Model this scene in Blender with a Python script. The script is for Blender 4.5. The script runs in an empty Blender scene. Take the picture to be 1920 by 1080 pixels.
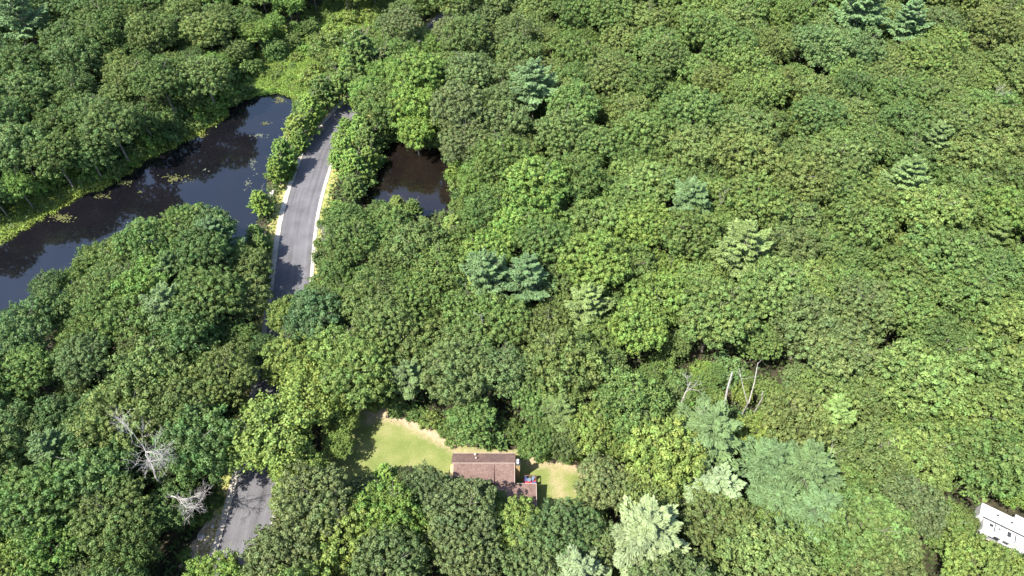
import bpy, math, random
import numpy as np
from mathutils import Vector

C = bpy.context.scene.collection
scn = bpy.context.scene
R_ = math.radians

# ------------------------------------------------------------------ camera
CAM_H, PITCH, FPX = 120.0, 51.0, 1297.0
cam_d = bpy.data.cameras.new("camera"); cam = bpy.data.objects.new("camera", cam_d); C.objects.link(cam)
cam.location = (0, 0, CAM_H); cam.rotation_euler = (R_(90 - PITCH), 0, 0)
cam_d.sensor_width = 36; cam_d.lens = FPX * 36 / 1920; cam_d.clip_start = 1; cam_d.clip_end = 5000
scn.camera = cam
# ------------------------------------------------------------------ sky, sun, exposure
SUN_EL, SUN_DIR = 57.0, (-0.82, -0.572)          # horizontal direction towards the sun
world = bpy.data.worlds.new("World"); scn.world = world; world.use_nodes = True
wn = world.node_tree; bg = wn.nodes["Background"]
sky = wn.nodes.new("ShaderNodeTexSky"); sky.sky_type = 'NISHITA'; sky.sun_disc = False
sky.sun_elevation = R_(SUN_EL); sky.sun_rotation = math.atan2(SUN_DIR[0], SUN_DIR[1])
wn.links.new(sky.outputs[0], bg.inputs[0]); bg.inputs[1].default_value = 0.145
sd = bpy.data.lights.new("sun", 'SUN'); sd.energy = 4.8; sd.angle = R_(0.53); sd.color = (1.0, 0.955, 0.86)
sun = bpy.data.objects.new("sun", sd); C.objects.link(sun)
ce = math.cos(R_(SUN_EL)); sv = Vector((SUN_DIR[0] * ce, SUN_DIR[1] * ce, math.sin(R_(SUN_EL))))
sun.rotation_euler = sv.to_track_quat('Z', 'Y').to_euler(); sun.location = (-60, -40, 150)
scn.view_settings.view_transform = 'Standard'; scn.view_settings.look = 'None'
scn.view_settings.exposure = 1.5; scn.view_settings.gamma = 1.0
scn.cycles.max_bounces = 5; scn.cycles.diffuse_bounces = 3; scn.cycles.transmission_bounces = 3

# ------------------------------------------------------------------ photograph <-> place
cp, sp = math.cos(R_(PITCH)), math.sin(R_(PITCH))
def G(px, py, z=0.0):
    a, b = (px - 960) / FPX, (540 - py) / FPX
    dx, dy, dz = a, cp + b * sp, -sp + b * cp
    t = (z - CAM_H) / dz
    return (dx * t, dy * t, z)
def proj(P):
    P = np.atleast_2d(P); z = P[:, 2] - CAM_H
    d = P[:, 1] * cp - z * sp
    return np.stack([960 + FPX * P[:, 0] / d, 540 - FPX * (P[:, 1] * sp + z * cp) / d], 1)
def pxm(py, z=0.0): return (FPX * sp + (py - 540) * cp) / (CAM_H - z)     # pixels per metre at a row and height
def inpoly(P, poly):
    x, y = P[:, 0], P[:, 1]; n = len(poly); r = np.zeros(len(P), bool); j = n - 1
    for i in range(n):
        xi, yi = poly[i]; xj, yj = poly[j]
        c = ((yi > y) != (yj > y)) & (x < (xj - xi) * (y - yi) / ((yj - yi) or 1e-9) + xi)
        r ^= c; j = i
    return r

# what stands open in the photograph (1920 x 1080 pixels)
OPEN = {
 'river': [(-60,480),(0,462),(50,432),(110,398),(150,372),(215,347),(265,312),(330,276),(380,252),(430,218),(455,198),(490,184),(522,180),(548,196),(528,215),(512,245),(500,285),(486,318),(474,345),(456,372),(458,392),(470,402),(446,440),(438,404),(400,388),(350,386),(300,398),(250,408),(200,432),(150,458),(100,472),(52,500),(30,524),(20,572),(-60,580)],
 'pond': [(722,284),(752,276),(800,279),(826,300),(838,330),(848,360),(842,382),(812,380),(782,372),(748,360),(716,366),(700,378),(688,372),(706,345),(716,320)],
 'road': [(652,208),(622,238),(596,258),(578,288),(552,330),(538,362),(532,400),(522,440),(520,520),(540,545),(560,525),(585,512),(588,470),(596,400),(606,350),(614,318),(606,290),(622,258),(645,225),(660,206)],
 'verge': [(532,345),(545,345),(540,400),(516,400)],
 'verge2': [(612,325),(632,330),(628,365),(606,385)],
 'road_low': [(452,926),(500,922),(506,930),(500,965),(486,1000),(462,1040),(440,1050),(412,1020),(372,1040),(352,1030),(400,965),(420,960)],
 'lawn': [(684,782),(715,778),(765,788),(800,806),(838,830),(846,850),(846,875),(790,872),(752,866),(720,850),(694,862),(692,890),(655,894),(650,880),(662,850),(688,810)],
 'roof': [(846,851),(972,853),(1000,872),(1040,866),(1088,880),(1076,930),(1030,940),(1006,938),(975,936),(962,915),(940,898),(895,893),(860,905),(848,905)],
 'bank': [(-40,425),(0,405),(60,372),(120,352),(200,338),(215,347),(150,372),(110,398),(50,432),(0,462)],
 'snag1': [(1366,698),(1376,698),(1365,752),(1356,752)],
 'snag2': [(1416,685),(1425,685),(1410,752),(1398,752),(1384,700),(1390,695),(1404,730)],
 'snag3': [(1270,700),(1290,700),(1286,765),(1278,765)],
 'trailer': [(1832,928),(1925,966),(1925,1034),(1895,1030),(1856,1014),(1838,985)],
}
LIT = {   # sunlit ground in the photograph
 'lawn': [(684,800),(700,785),(720,785),(790,806),(838,838),(842,862),(760,862),(720,840),(690,862),(660,886),(662,868)],
 'lawn2': [(1030,872),(1082,882),(1070,925),(1030,935)],
 'road': [(600,300),(570,330),(545,390),(540,430),(560,440),(580,470),(592,400),(605,330)],
 'marsh': [(478,150),(560,88),(640,38),(690,60),(640,130),(560,172),(500,172)],
 'road2': [(464,934),(500,930),(496,970),(455,1036),(420,1012)],
 'trailer': [(1850,955),(1925,985),(1925,1015),(1860,990)],
}
MARSH = [(424,176),(440,150),(480,128),(530,96),(575,68),(600,45),(640,20),(700,-10),(720,40),(700,100),(660,140),(640,160),(600,185),(548,196),(520,182),(480,186),(450,200)]
OPEN_L, LIT_L = list(OPEN.values()), list(LIT.values())
# grounds that no trunk may stand in (pixels on the ground itself, continued under the crowns)
RIVER_G = [(-400,560),(-120,490),(0,450),(50,420),(110,386),(150,360),(215,335),(260,300),(330,262),(380,238),(430,205),(450,190),(480,181),(522,176),(552,186),(560,200),(545,225),(530,262),(518,300),(505,330),(500,352),(506,372),(490,400),(478,432),(450,462),(400,468),(330,478),(260,492),(190,520),(130,556),(90,600),(60,660),(-20,720),(-400,860)]
POND_G = [(716,270),(752,262),(805,266),(835,288),(850,325),(860,362),(856,392),(820,402),(770,405),(720,402),(686,392),(672,376),(690,345),(704,312)]
ROAD_C = [(1000,-120),(860,20),(780,98),(722,150),(690,178),(655,212),(622,250),(600,284),(583,330),(568,380),(558,430),(552,480),(546,540),(536,620),(524,700),(510,780),(495,860),(479,930),(458,1010),(430,1110),(400,1230)]
LAWN_G = [(600,800),(640,760),(690,752),(740,758),(800,782),(850,812),(880,838),(985,840),(1005,850),(1050,848),(1100,868),(1120,900),(1100,960),(1040,985),(930,985),(840,960),(760,940),(640,935),(600,880)]

# ------------------------------------------------------------------ materials
def newmat(name):
    m = bpy.data.materials.new(name); m.use_nodes = True
    nt = m.node_tree; b = nt.nodes["Principled BSDF"]; return m, nt, b
def N(nt, t, **k):
    n = nt.nodes.new(t)
    for a, v in k.items():
        if a in n.inputs: n.inputs[a].default_value = v
        else: setattr(n, a, v)
    return n
def ramp(nt, fac, stops):
    r = nt.nodes.new("ShaderNodeValToRGB"); e = r.color_ramp.elements
    while len(e) < len(stops): e.new(0.5)
    for el, (p, c) in zip(e, stops): el.position = p; el.color = (*c, 1)
    nt.links.new(fac, r.inputs[0]); return r
def mixc(nt, fac, a, b, mode='MIX'):
    m = nt.nodes.new("ShaderNodeMix"); m.data_type = 'RGBA'; m.blend_type = mode
    for s, v in ((m.inputs[0], fac), (m.inputs[6], a), (m.inputs[7], b)):
        if hasattr(v, 'links'): nt.links.new(v, s)
        else: s.default_value = (*v, 1) if isinstance(v, tuple) else v
    return m.outputs[2]
def noise(nt, scale, detail=4.0, rough=0.55, coord=None):
    n = N(nt, "ShaderNodeTexNoise", Scale=scale, Detail=detail, Roughness=rough)
    g = nt.nodes.new("ShaderNodeNewGeometry") if coord is None else None
    nt.links.new(g.outputs["Position"] if g else coord, n.inputs["Vector"]); return n.outputs[0]
def speckled(name, c1, c2, c3, scale, rough=0.9, fine=12.0, bump=0.3, spec=0.2):
    m, nt, b = newmat(name)
    a = ramp(nt, noise(nt, scale), [(0.3, c1), (0.5, c2), (0.7, c3)])
    f = ramp(nt, noise(nt, fine, 3), [(0.3, (0.72,) * 3), (0.7, (1.25,) * 3)])
    nt.links.new(mixc(nt, 1.0, a.outputs[0], f.outputs[0], 'MULTIPLY'), b.inputs["Base Color"])
    b.inputs["Roughness"].default_value = rough; b.inputs["Specular IOR Level"].default_value = spec
    bp = N(nt, "ShaderNodeBump", Strength=bump, Distance=0.1); nt.links.new(noise(nt, fine * 0.6, 3), bp.inputs["Height"])
    nt.links.new(bp.outputs[0], b.inputs["Normal"]); return m

def leafmat(name, transl=0.22, rough=0.6, spec=0.2, huevar=0.026):
    m, nt, b = newmat(name)
    oi = nt.nodes.new("ShaderNodeObjectInfo"); at = nt.nodes.new("ShaderNodeAttribute"); at.attribute_name = "tone"
    hs = nt.nodes.new("ShaderNodeHueSaturation"); nt.links.new(oi.outputs["Color"], hs.inputs["Color"]); hs.inputs["Saturation"].default_value = 0.96
    sep = nt.nodes.new("ShaderNodeSeparateColor"); nt.links.new(at.outputs["Color"], sep.inputs[0])
    mr = N(nt, "ShaderNodeMapRange"); mr.inputs["To Min"].default_value = 0.5 - huevar; mr.inputs["To Max"].default_value = 0.5 + huevar
    nt.links.new(sep.outputs[1], mr.inputs["Value"]); nt.links.new(mr.outputs[0], hs.inputs["Hue"])
    mv = N(nt, "ShaderNodeMapRange"); mv.inputs["To Min"].default_value = 0.62; mv.inputs["To Max"].default_value = 1.42
    nt.links.new(sep.outputs[0], mv.inputs["Value"]); nt.links.new(mv.outputs[0], hs.inputs["Value"])
    # per tree patches so that copies of one crown differ
    n = ramp(nt, noise(nt, 0.22, 3), [(0.3, (0.86, 0.84, 0.86)), (0.7, (1.15, 1.14, 1.05))])
    col = mixc(nt, 1.0, hs.outputs[0], n.outputs[0], 'MULTIPLY')
    nt.links.new(col, b.inputs["Base Color"]); b.inputs["Roughness"].default_value = rough
    b.inputs["Specular IOR Level"].default_value = spec
    tr = nt.nodes.new("ShaderNodeBsdfTranslucent"); nt.links.new(mixc(nt, 1.0, col, (1.05, 1.15, 0.7), 'MULTIPLY'), tr.inputs[0])
    ms = nt.nodes.new("ShaderNodeMixShader"); ms.inputs[0].default_value = transl
    nt.links.new(b.outputs[0], ms.inputs[1]); nt.links.new(tr.outputs[0], ms.inputs[2])
    nt.links.new(ms.outputs[0], nt.nodes["Material Output"].inputs[0]); return m

M = {}
M['leaf'] = leafmat("broad_leaf")
M['needle'] = leafmat("pine_needle", 0.12, 0.6, 0.25, 0.02)
M['bark'] = speckled("bark", (0.10, 0.085, 0.07), (0.16, 0.14, 0.12), (0.23, 0.21, 0.18), 3.0, fine=9)
M['deadwood'] = speckled("dead_wood", (0.20, 0.18, 0.165), (0.30, 0.28, 0.26), (0.42, 0.39, 0.36), 1.5, fine=8)
M['floor'] = speckled("forest_floor", (0.018, 0.02, 0.01), (0.035, 0.032, 0.018), (0.07, 0.055, 0.035), 0.35, fine=2.5, bump=0.6)
M['dirt'] = speckled("sandy_dirt", (0.20, 0.145, 0.09), (0.34, 0.26, 0.18), (0.46, 0.37, 0.27), 0.6, fine=4, bump=0.5)
M['concrete'] = speckled("kerb_concrete", (0.25, 0.225, 0.19), (0.32, 0.29, 0.25), (0.39, 0.355, 0.31), 0.8, fine=6, bump=0.1)
M['verge'] = speckled("dry_verge", (0.11, 0.15, 0.03), (0.24, 0.24, 0.08), (0.36, 0.28, 0.14), 0.5, fine=4, bump=0.5)
M['rock'] = speckled("boulder_rock", (0.30, 0.27, 0.25), (0.42, 0.38, 0.35), (0.6, 0.56, 0.52), 1.2, fine=6, bump=0.6)
M['graydirt'] = speckled("pale_gravel", (0.26, 0.22, 0.18), (0.38, 0.33, 0.28), (0.52, 0.47, 0.42), 0.8, fine=6, bump=0.3)

def flat(name, col, rough=0.6, spec=0.3, var=0.12, scale=3.0, metal=0.0):
    m, nt, b = newmat(name)
    r = ramp(nt, noise(nt, scale, 5), [(0.3, tuple(c * (1 - var) for c in col)), (0.7, tuple(min(1, c * (1 + var)) for c in col))])
    nt.links.new(r.outputs[0], b.inputs["Base Color"]); b.inputs["Roughness"].default_value = rough
    b.inputs["Specular IOR Level"].default_value = spec; b.inputs["Metallic"].default_value = metal; return m

# water: dark, peaty, almost still
def water(name, c1, c2):
    m, nt, b = newmat(name)
    r = ramp(nt, noise(nt, 0.12, 4), [(0.3, c1), (0.7, c2)]); nt.links.new(r.outputs[0], b.inputs["Base Color"])
    b.inputs["Roughness"].default_value = 0.04; b.inputs["IOR"].default_value = 1.7
    bp = N(nt, "ShaderNodeBump", Strength=0.05, Distance=0.05); nt.links.new(noise(nt, 1.4, 3), bp.inputs["Height"])
    nt.links.new(bp.outputs[0], b.inputs["Normal"]); return m
M['river'] = water("river_water", (0.0035, 0.0035, 0.005), (0.006, 0.0055, 0.007))
M['pond'] = water("pond_water", (0.006, 0.0045, 0.004), (0.011, 0.0078, 0.006))

# asphalt with wheel tracks that follow the road (u across in the UV layer)
m, nt, b = newmat("asphalt")
uv = nt.nodes.new("ShaderNodeUVMap"); uv.uv_map = "road"
sx = nt.nodes.new("ShaderNodeSeparateXYZ"); nt.links.new(uv.outputs[0], sx.inputs[0])
cmb = nt.nodes.new("ShaderNodeCombineXYZ"); nt.links.new(sx.outputs[0], cmb.inputs[0])
mm = N(nt, "ShaderNodeMath", operation='MULTIPLY'); mm.inputs[1].default_value = 0.02; nt.links.new(sx.outputs[1], mm.inputs[0]); nt.links.new(mm.outputs[0], cmb.inputs[1])
streak = ramp(nt, noise(nt, 1.3, 4, 0.6, cmb.outputs[0]), [(0.35, (0.80,) * 3), (0.5, (1.0,) * 3), (0.65, (1.2,) * 3)])
patch = ramp(nt, noise(nt, 0.25, 4), [(0.3, (0.076, 0.073, 0.079)), (0.7, (0.112, 0.108, 0.116))])
fine = ramp(nt, noise(nt, 7, 3), [(0.3, (0.88,) * 3), (0.7, (1.12,) * 3)])
c = mixc(nt, 1.0, mixc(nt, 1.0, patch.outputs[0], streak.outputs[0], 'MULTIPLY'), fine.outputs[0], 'MULTIPLY')
nt.links.new(c, b.inputs["Base Color"]); b.inputs["Roughness"].default_value = 0.85; b.inputs["Specular IOR Level"].default_value = 0.3
M['asphalt'] = m
# lawn: green in the middle, dry and sandy towards the marked rim (the vertex attribute "dry" says where it is worn)
m, nt, b = newmat("lawn_grass")
at = nt.nodes.new("ShaderNodeAttribute"); at.attribute_name = "dry"
g1 = ramp(nt, noise(nt, 0.28, 5), [(0.25, (0.105, 0.136, 0.038)), (0.5, (0.148, 0.168, 0.054)), (0.75, (0.205, 0.200, 0.085))])
g2 = ramp(nt, noise(nt, 1.2, 5), [(0.3, (0.26, 0.195, 0.12)), (0.7, (0.38, 0.29, 0.205))])
ad = N(nt, "ShaderNodeMath", operation='ADD'); nt.links.new(at.outputs["Fac"], ad.inputs[0])
nn = N(nt, "ShaderNodeMapRange"); nn.inputs["To Min"].default_value = -0.5; nn.inputs["To Max"].default_value = 0.5
nt.links.new(noise(nt, 0.9, 6, 0.65), nn.inputs["Value"]); nt.links.new(nn.outputs[0], ad.inputs[1])
st = ramp(nt, ad.outputs[0], [(0.25, (0, 0, 0)), (0.95, (1, 1, 1))])
fine = ramp(nt, noise(nt, 5, 4), [(0.3, (0.8,) * 3), (0.7, (1.2,) * 3)])
c = mixc(nt, 1.0, mixc(nt, st.outputs[0], g1.outputs[0], g2.outputs[0]), fine.outputs[0], 'MULTIPLY')
nt.links.new(c, b.inputs["Base Color"]); b.inputs["Roughness"].default_value = 0.95; b.inputs["Specular IOR Level"].default_value = 0.1
bp = N(nt, "ShaderNodeBump", Strength=0.5, Distance=0.1); nt.links.new(noise(nt, 6, 3), bp.inputs["Height"]); nt.links.new(bp.outputs[0], b.inputs["Normal"])
M['lawn'] = m
M['marsh'] = speckled("marsh_ground", (0.09, 0.13, 0.03), (0.14, 0.20, 0.04), (0.19, 0.24, 0.06), 0.25, fine=3, bump=0.6)

# ------------------------------------------------------------------ object helpers
def tag(o, label=None, cat=None, group=None, kind=None):
    for k, v in (('label', label), ('category', cat), ('group', group), ('kind', kind)):
        if v: o[k] = v
    return o
def empty(name, loc=(0, 0, 0), rz=0):
    o = bpy.data.objects.new(name, None); C.objects.link(o); o.location = loc; o.rotation_euler = (0, 0, rz); o.empty_display_size = 0.5; return o
def link(name, me, mat=None, parent=None):
    if mat is not None and not me.materials: me.materials.append(mat)
    o = bpy.data.objects.new(name, me); C.objects.link(o); o.parent = parent; return o
def nmesh(name, V, F, mat, tone=None):
    """fast mesh: V (n,3), F (m,4) quads"""
    me = bpy.data.meshes.new(name); V = np.asarray(V, np.float32); F = np.asarray(F, np.int32)
    k = F.shape[1]
    me.vertices.add(len(V)); me.vertices.foreach_set("co", V.ravel())
    me.loops.add(F.size); me.loops.foreach_set("vertex_index", F.ravel())
    me.polygons.add(len(F)); me.polygons.foreach_set("loop_start", np.arange(0, F.size, k, dtype=np.int32))
    me.polygons.foreach_set("loop_total", np.full(len(F), k, np.int32))
    me.update(calc_edges=True)
    if tone is not None:
        a = me.attributes.new("tone", 'FLOAT_COLOR', 'POINT'); t = np.ones((len(V), 4), np.float32); t[:, :2] = tone; a.data.foreach_set("color", t.ravel())
    me.materials.append(mat); return me
class MB:
    def __init__(s): s.v, s.f = [], []
    def box(s, x0, x1, y0, y1, z0, z1, fn=None):
        b = len(s.v); P = [(x, y, z) for z in (z0, z1) for y in (y0, y1) for x in (x0, x1)]
        s.v += [fn(p) if fn else p for p in P]
        s.f += [(b, b+2, b+3, b+1), (b+4, b+5, b+7, b+6), (b, b+1, b+5, b+4), (b+2, b+6, b+7, b+3), (b, b+4, b+6, b+2), (b+1, b+3, b+7, b+5)]; return s
    def slab(s, quad, t):
        """a plate: four top corners and a thickness downwards"""
        b = len(s.v); s.v += [tuple(q) for q in quad] + [(q[0], q[1], q[2] - t) for q in quad]
        s.f += [(b, b+1, b+2, b+3), (b+7, b+6, b+5, b+4)] + [(b+i, b+4+i, b+4+(i+1) % 4, b+(i+1) % 4) for i in range(4)]; return s
    def tube(s, pts, rad, n=6):
        pts = [Vector(p) for p in pts]; prev = None
        for i, p in enumerate(pts):
            d = (pts[min(i+1, len(pts)-1)] - pts[max(i-1, 0)]).normalized()
            u = d.orthogonal().normalized() if prev is None else (prev - d * prev.dot(d)).normalized()
            prev = u; w = d.cross(u); r = rad[i] if isinstance(rad, (list, tuple)) else rad
            for k in range(n):
                a = 2 * math.pi * k / n; s.v.append(tuple(p + (u * math.cos(a) + w * math.sin(a)) * r))
            if i:
                b = len(s.v) - 2 * n
                for k in range(n): s.f.append((b+k, b+(k+1) % n, b+n+(k+1) % n, b+n+k))
        s.f.append(tuple(range(len(s.v) - n, len(s.v)))); return s
    def build(s, name, mat, parent=None, bevel=0.0):
        me = bpy.data.meshes.new(name); me.from_pydata(s.v, [], s.f); me.update(); me.materials.append(mat)
        o = bpy.data.objects.new(name, me); C.objects.link(o); o.parent = parent
        if bevel:
            b = o.modifiers.new("bevel", 'BEVEL'); b.width = bevel; b.segments = 2
        return o

# ------------------------------------------------------------------ the ground, the water, the road
rs = random.Random(5)
def ragged(poly, step=14.0, amp=4.0, closed=True):
    out = []; n = len(poly)
    for i in range(n):
        a, b = poly[i], poly[(i+1) % n]; L = math.hypot(b[0]-a[0], b[1]-a[1]); k = max(1, int(L / step))
        for j in range(k):
            t = j / k; out.append((a[0]+(b[0]-a[0])*t + rs.uniform(-amp, amp), a[1]+(b[1]-a[1])*t + rs.uniform(-amp, amp)))
    return out
def sheet(name, poly, z, mat, kind='structure', label=None):
    pts = [G(x, y, z) for x, y in poly]
    me = bpy.data.meshes.new(name); me.from_pydata(pts, [], [tuple(range(len(pts)))]); me.update(); me.materials.append(mat)
    o = bpy.data.objects.new(name, me); C.objects.link(o); tag(o, label=label, kind=kind); return o
S = 2500
gme = bpy.data.meshes.new("ground"); n = 50
V = [(-S + 2*S*i/n, -S + 2*S*j/n, 0) for j in range(n+1) for i in range(n+1)]
gme.from_pydata(V, [], [(j*(n+1)+i, j*(n+1)+i+1, (j+1)*(n+1)+i+1, (j+1)*(n+1)+i) for j in range(n) for i in range(n)]); gme.materials.append(M['floor'])
g = bpy.data.objects.new("ground", gme); C.objects.link(g); tag(g, kind='structure')
sheet("marsh_ground", ragged([(400,150),(440,120),(520,70),(600,10),(660,-60),(760,-60),(760,60),(720,130),(660,175),(600,215),(560,240),(500,230),(440,230),(400,215)]), 0.004, M['marsh'])
sheet("bank_ground", ragged([(-60,500),(0,480),(60,445),(130,400),(270,330),(330,285),(300,262),(200,320),(120,350),(60,345),(-60,400)]), 0.006, M['marsh'])
sheet("river_water", ragged(RIVER_G, 12, 3), 0.012, M['river'])
sheet("pond_water", ragged(POND_G, 10, 2), 0.012, M['pond'])

def catmull(P, k=10):
    out = []; P = [np.array(p, float) for p in P]
    for i in range(len(P)-1):
        a, b, c, d = P[max(i-1, 0)], P[i], P[i+1], P[min(i+2, len(P)-1)]
        for j in range(k):
            t = j / k; out.append(0.5 * (2*b + (c-a)*t + (2*a-5*b+4*c-d)*t*t + (3*b-a-3*c+d)*t**3))
    out.append(P[-1]); return np.array(out)
rc = catmull([G(x, y)[:2] for x, y in ROAD_C])
tan = np.gradient(rc, axis=0); tan /= np.linalg.norm(tan, axis=1)[:, None]
nor = np.stack([-tan[:, 1], tan[:, 0]], 1)          # points to the viewer's right when walking down the picture
if nor[len(nor)//2, 0] < 0: nor = -nor
arc = np.concatenate([[0], np.cumsum(np.linalg.norm(np.diff(rc, axis=0), axis=1))])
HW = 3.95
def ribbon(name, o0, o1, z, mat, h=0.0, jit=0.0, across=1):
    V, F, U = [], [], []; r2 = random.Random(hash(name) % 97 if False else len(name))
    k = across + 1
    for i in range(len(rc)):
        a = o0 + r2.uniform(-jit, jit); b_ = o1 + r2.uniform(-jit, jit)
        for q in range(k):
            o = a + (b_ - a) * q / across
            V.append((*(rc[i] + nor[i] * o), z)); U.append((o, arc[i]))
        if i:
            b = (i-1) * k
            for q in range(across): F.append((b+q, b+k+q, b+k+q+1, b+q+1))
    if h:
        nb = len(V); V += [(x, y, zz - h) for x, y, zz in V]; U += U
        for i in range(1, len(rc)):
            b = (i-1) * k
            F.append((b, nb+b, nb+b+k, b+k)); F.append((b+k-1, b+2*k-1, nb+b+2*k-1, nb+b+k-1))
    me = bpy.data.meshes.new(name); me.from_pydata(V, [], F); me.update(); me.materials.append(mat)
    uvl = me.uv_layers.new(name="road")
    for l in me.loops: uvl.data[l.index].uv = U[l.vertex_index]
    o = bpy.data.objects.new(name, me); C.objects.link(o); tag(o, kind='structure'); return o
ribbon("road_verge", -HW-3.0, HW+3.2, 0.016, M['verge'], jit=0.5)
ribbon("road", -HW, HW, 0.03, M['asphalt'], across=6)
ribbon("pavement_kerb", -HW-1.15, -HW, 0.13, M['concrete'], h=0.14, jit=0.06)
ribbon("pavement_kerb", HW, HW+0.85, 0.13, M['concrete'], h=0.14, jit=0.05)
sheet("dirt_patch", ragged([(395,960),(415,962),(404,1000),(396,1030),(384,1060),(360,1075),(335,1062),(352,1030),(372,1000)], 8, 3), 0.036, M['dirt'])
sheet("dirt_patch", ragged([(-30,930),(20,934),(60,945),(66,975),(30,985),(-30,975)], 8, 3), 0.01, M['dirt'])
sheet("gravel_pad", ragged([(1835,960),(1925,975),(1960,1000),(1960,1040),(1880,1032),(1840,1010)], 8, 3), 0.01, M['graydirt'])

# lawn as a fine grid with a measured dryness
def lawn():
    P = [G(x, y) for x, y in LAWN_G]; poly = [(p[0], p[1]) for p in P]
    x0, x1 = min(p[0] for p in P), max(p[0] for p in P); y0, y1 = min(p[1] for p in P), max(p[1] for p in P)
    st = 0.4; nx, ny = int((x1-x0)/st)+1, int((y1-y0)/st)+1
    X, Y = np.meshgrid(x0 + np.arange(nx)*st, y0 + np.arange(ny)*st); Q = np.stack([X.ravel(), Y.ravel()], 1)
    ins = inpoly(Q, poly)
    # worn rims: polylines in the photograph
    def seg(pl, w):
        d = np.full(len(Q), 1e9); L = [np.array(G(*p)[:2]) for p in pl]
        for a, b in zip(L[:-1], L[1:]):
            t = np.clip(((Q-a) @ (b-a)) / ((b-a) @ (b-a)), 0, 1); d = np.minimum(d, np.linalg.norm(Q - (a + t[:, None]*(b-a)), axis=1))
        return np.clip(1 - d / w, 0, 1)
    dry = np.maximum.reduce([seg([(700,772),(750,785),(800,808),(850,835)], 2.6), seg([(690,790),(700,775)], 2.2)*0.8, 0.95*seg([(1000,864),(1050,866),(1100,882)], 2.6), seg([(1095,885),(1080,925)], 1.5)*0.6, 0.6*seg([(850,846),(980,848)], 2.0), 0.55*seg([(1040,880),(1050,930)], 3.4)])
    idx = -np.ones(len(Q), int); idx[ins] = np.arange(ins.sum()); V = np.c_[Q[ins], np.full(ins.sum(), 0.02)]
    I = idx.reshape(ny, nx); F = np.stack([I[:-1, :-1], I[:-1, 1:], I[1:, 1:], I[1:, :-1]], -1).reshape(-1, 4); F = F[(F >= 0).all(1)]
    me = nmesh("lawn", V, F, M['lawn']); a = me.attributes.new("dry", 'FLOAT', 'POINT'); a.data.foreach_set("value", dry[ins].astype(np.float32))
    tag(link("lawn", me), kind='structure')
lawn()

# ------------------------------------------------------------------ leaves
def unit(v): return v / np.maximum(np.linalg.norm(v, axis=1)[:, None], 1e-9)
def cards(P, Nn, ln, wd, rng, along=None, fold=0.25):
    """one folded leaf card (a rhombus) per point"""
    n = len(P); t = rng.normal(size=(n, 3)) if along is None else along + 0.25 * rng.normal(size=(n, 3))
    u = unit(t - (t * Nn).sum(1)[:, None] * Nn); w = np.cross(Nn, u)
    ln = np.broadcast_to(ln, (n,))[:, None]; wd = np.broadcast_to(wd, (n,))[:, None]
    V = np.stack([P - u*ln, P - w*wd + Nn*wd*fold, P + u*ln, P + w*wd + Nn*wd*fold], 1).reshape(-1, 3)
    return V
def finish(name, Vs, tones, mat):
    V = np.concatenate(Vs); T = np.repeat(np.concatenate(tones), 4, axis=0); F = np.arange(len(V)).reshape(-1, 4)
    return nmesh(name, V, F, mat, T)
def sphere_pts(n, rng, zmin=-1.0):
    v = unit(rng.normal(size=(int(n * 3 + 40), 3))); v = v[v[:, 2] > zmin]; return v[:n]

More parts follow.
